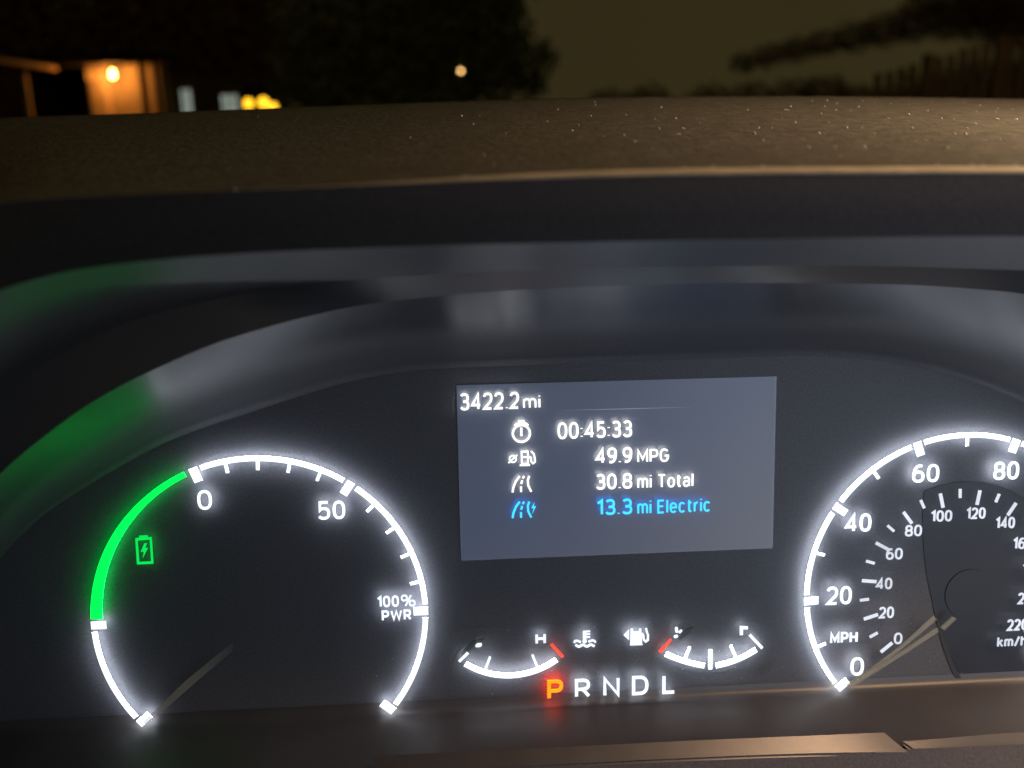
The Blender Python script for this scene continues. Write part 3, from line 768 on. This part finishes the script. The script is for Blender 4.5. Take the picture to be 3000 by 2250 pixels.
V, F = tube([(0, 0, -.06), (0, 0, -.03), (0, 0, .03), (0, 0, .08)], [.035, .045, .035, .015], 12)
link('lamp_glass', mesh_from(V, F, 'g', 1), M_lamp, fx)
V, F = tube([(0, 0, .115), (0, 0, .16)], [.07, .02], 12); link('lamp_cap', mesh_from(V, F, 'c', 1), M_metal, fx)
box('lamp_bracket', -.02, .02, .05, .33, .10, .13, M_metal, fx)
lamp('porch_lamp_light', 'POINT', lp + Vector((0, -.14, 0)), 42, (1, .36, .06), .08)
# distant lit windows
def lit_window(px0, px1, py0, py1, dist, nm, nh, lab, grp=None):
    a = W(px0, py1, dist); b = W(px1, py0, dist)
    t = thing('small_shed', lab, 'building', loc=((a.x+b.x)/2, dist, 0), group=grp); hw = (b.x-a.x)/2
    box('wall', -hw-.2, hw+.2, .12, 2.5, 0, b.z+.35, M_roof, t)
    wf = box('window', -hw, hw, .05, .118, a.z, b.z, M_pale, t)
    for i in range(nm): x = -hw + 2*hw*(i+1)/(nm+1); box('mullion', x-.018, x+.018, .01, .048, a.z, b.z, M_metal, wf)
    for i in range(nh): z = a.z + (b.z-a.z)*(i+1)/(nh+1); box('glazing_bar', -hw, hw, .02, .045, z-.018, z+.018, M_metal, wf)
lit_window(536, 553, 262, 338, 30, 1, 0, 'dark shed with one narrow greenish lit window right of the porch')
lit_window(652, 692, 278, 332, 34, 2, 1, 'dark shed with a square pale window beside the amber lanterns')
for px, py, r, lab in ((728, 303, .11, 'round amber lantern left of the lantern pair'), (772, 300, .12, 'round amber lantern in the middle of the three'), (800, 314, .10, 'round amber lantern at the right end, lowest of three')):
    q = W(px, py, 24); t = thing('lantern', lab, 'lantern', loc=(q.x, 24, 0), group='amber lanterns in the yard')
    V, F = tube([(0, 0, 0), (0, 0, q.z - r)], [.03, .03], 6); link('post', mesh_from(V, F, 'p', 1), M_metal, t)
    V, F = tube([(0, 0, q.z + r*math.sin(a)) for a in (-1.3, -.8, -.3, .3, .8, 1.3)], [r*math.cos(a) for a in (-1.3, -.8, -.3, .3, .8, 1.3)], 12)
    link('globe', mesh_from(V, F, 'g', 1), M_amber, t)
    V, F = tube([(0, 0, q.z + r), (0, 0, q.z + r + .05)], [.08, .02], 8); link('cap', mesh_from(V, F, 'c', 1), M_metal, t)
q = W(1350, 208, 32)
t = thing('street_lamp', 'distant street lamp glowing through the dark tree', 'street lamp', loc=(q.x, 32, 0))
V, F = tube([(0, .3, 0), (0, .3, q.z+.5), (0, .15, q.z+.6), (0, 0, q.z+.25)], [.07, .05, .04, .04], 8); link('pole', mesh_from(V, F, 'p', 1), M_metal, t)
V, F = tube([(0, 0, q.z-.05), (0, 0, q.z), (0, 0, q.z+.05)], [.03, .05, .03], 10); link('lamp_glass', mesh_from(V, F, 'g', 1), M_far, t)

def foliage(blobs, n, size):
    V, F = [], []
    tot = sum(b[3]*b[5] for b in blobs)
    for (x, y, z, a, b, c_) in blobs:
        for i in range(int(n*a*c_/tot)):
            while True:
                u = Vector([random.uniform(-1, 1) for _ in range(3)])
                if .2 < u.length < 1: break
            u = u * (1 + .12*math.sin(9*u.x + 7*u.z))
            p = Vector((x + u.x*a, y + u.y*b, z + u.z*c_)); s = size*random.uniform(.5, 1.3)
            d = Vector([random.gauss(0, 1) for _ in range(3)]).normalized(); e = d.orthogonal().normalized()
            k = len(V); V += [tuple(p), tuple(p + d*s + e*s*.35), tuple(p + d*s*2), tuple(p + d*s - e*s*.35)]; F.append((k, k+1, k+2, k+3))
    return mesh_from(V, F, 'crown', 1)
def tree(lab, base, blobs, n, size, trunk, m, name='tree', limbs=()):
    t = thing(name, lab, 'tree', loc=base)
    link('crown', foliage(blobs, n, size), m, t)
    V, F = tube(*trunk); 
    for l in limbs:
        v, f = tube(*l); k = len(V); V += v; F += [tuple(i+k for i in g) for g in f]
    link('trunk', mesh_from(V, F, 'trunk', 1), M_bark, t)
TY = 40
def rel(px, py, dist, base): v = W(px, py, dist); return (v.x - base[0], v.y - base[1], v.z)
b0 = (W(1230, 300, TY).x, TY, 0)
px_m = lambda n, d: n*d/FPX
bl = []
for px, py, r in ((1000, 90, 190), (1180, 40, 230), (1350, 90, 190), (1440, 180, 130), (1250, 220, 170), (1080, 220, 160), (930, 240, 120), (1200, -150, 260), (1420, -60, 130), (1560, 235, 48), (1600, 165, 34)):
    v = rel(px, py, TY, b0); rr = px_m(r, TY); bl.append((v[0], v[1], v[2], rr, rr*.8, rr))
tree('dark broad leafy tree in the middle beyond the hood, dim lamp shining through', b0, bl, 26000, .22, ([(0, 0, 0), (.1, 0, 1.2), (0, .1, 3.2)], [.4, .32, .15]), M_leaf,
     limbs=[([(0, 0, 1.2), (1.2, 0, 2.4), (2.6, .2, 3.4)], [.16, .1, .03]), ([(0, 0, 1.4), (-1.3, 0, 2.8), (-2.2, 0, 4)], [.16, .1, .03])])
TY2 = 55
b1 = (W(600, 300, TY2).x, TY2, 0)
bl = []
for px, py, r in ((-100, 0, 260), (150, 60, 230), (400, 20, 240), (650, 60, 230), (820, 160, 170), (300, 200, 150), (520, 210, 150), (700, 230, 130), (0, -160, 260), (500, -180, 280), (850, -80, 220)):
    v = rel(px, py, TY2, b1); rr = px_m(r, TY2); bl.append((v[0], v[1], v[2], rr, rr*.5, rr))
tree('wide dark brown tree behind the low house at the left', b1, bl, 26000, .34, ([(0, 0, 0), (.2, 0, 2), (0, 0, 4.5)], [.5, .4, .2]), M_leaf2,
     limbs=[([(0, 0, 2), (3, 0, 4), (5, 0, 6)], [.2, .12, .04]), ([(0, 0, 2), (-3, 0, 4), (-6, 0, 6)], [.2, .12, .04])])
# tree at the right with one long low bough
TY3 = 14
b2 = (W(3330, 300, TY3).x, TY3, 0)
bl = []
for px, py, r in ((2180, 185, 26), (2250, 165, 32), (2330, 148, 34), (2410, 128, 36), (2500, 108, 42), (2590, 88, 46), (2680, 66, 50), (2770, 58, 54), (2860, 50, 66), (2950, 60, 70), (3040, 50, 90), (2700, 20, 40), (2800, 5, 56), (2900, -10, 70), (3180, 30, 130), (3350, 10, 170)):
    v = rel(px, py, TY3, b2); rr = px_m(r, TY3); bl.append((v[0], v[1], v[2], rr*1.5, rr*1.2, rr*1.05))
e = rel(2180, 185, TY3, b2); mdl = rel(2800, 70, TY3, b2)
tree('dark tree at the right reaching a long low bough over the fence', b2, bl, 40000, .035, ([(0, 0, 0), (0, 0, 1.3), (.05, 0, 3.2)], [.2, .16, .1]), M_leaf2,
     limbs=[([(0, 0, 2.2), mdl, e], [.07, .035, .008])])
# low hedges behind the fence
TY4 = 22
b3 = (W(2350, 300, TY4).x, TY4, 0)
bl = []
for px, py, r in ((1780, 300, 46), (1900, 285, 44), (2080, 290, 50), (2200, 280, 48), (2320, 270, 48), (2420, 262, 50), (2500, 285, 48), (2600, 292, 46), (2700, 262, 52), (2800, 245, 60), (2900, 235, 66), (3000, 225, 70), (3110, 220, 80)):
    v = rel(px, py, TY4, b3); rr = px_m(r, TY4); bl.append((v[0], v[1], v[2]-.1, rr*1.6, rr, rr*1.1))
hd = thing('hedge', 'low dark hedge along the yard left of the slatted fence', 'hedge', loc=b3)
link('foliage', foliage(bl, 22000, .05), M_leaf2, hd)
V, F = [], []
for i in range(9):
    x = (W(1750+105*i, 300, TY4).x - b3[0]); v, f = tube([(x, 0, 0), (x+.05, 0, .6), (x, 0, 1.1)], [.03, .025, .01], 5); k = len(V); V += v; F += [tuple(a+k for a in g) for g in f]
link('stems', mesh_from(V, F, 's', 1), M_bark, hd)
# slatted fence
FY = 9.0
fb = (W(2900, 300, FY).x, FY, 0)
fn = thing('fence', 'wooden fence of upright slats at the far right', 'fence', loc=fb)
def fx_(px): return W(px, 260, FY).x - fb[0]
x = fx_(2560); k = 0; x_end = fx_(3400)
while x < x_end:
    px_here = k
    wdt = .062
    h = 1.40 + .30*min(1, max(0, (x - fx_(2560))/(fx_(3000) - fx_(2560))))
    if k % 6 == 4: box('post', x, x+.075, -.05, .03, 0, h+.05, M_fence, fn); x += .115
    else: box('slat', x, x+wdt, 0, .02, 0, h + random.uniform(-.02, .02), M_fence, fn); x += wdt + random.uniform(.03, .05)
    k += 1
box('rail', fx_(2560), x_end, .022, .06, .5, .58, M_fence, fn); box('rail', fx_(2560), x_end, .022, .06, 1.15, 1.22, M_fence, fn)
lamp('yard_light', 'POINT', (fb[0]+1.6, FY-2.2, 2.6), 15.0, (1, .62, .3), .1)

lamp('tree_fill_light', 'SPOT', (-6, 24, 9), 380, (1, .55, .22), .2, (-12, 50, 5), spot_size=R_(110), spot_blend=.6)  # added warm fill for the dark trees at the left, from an unseen source
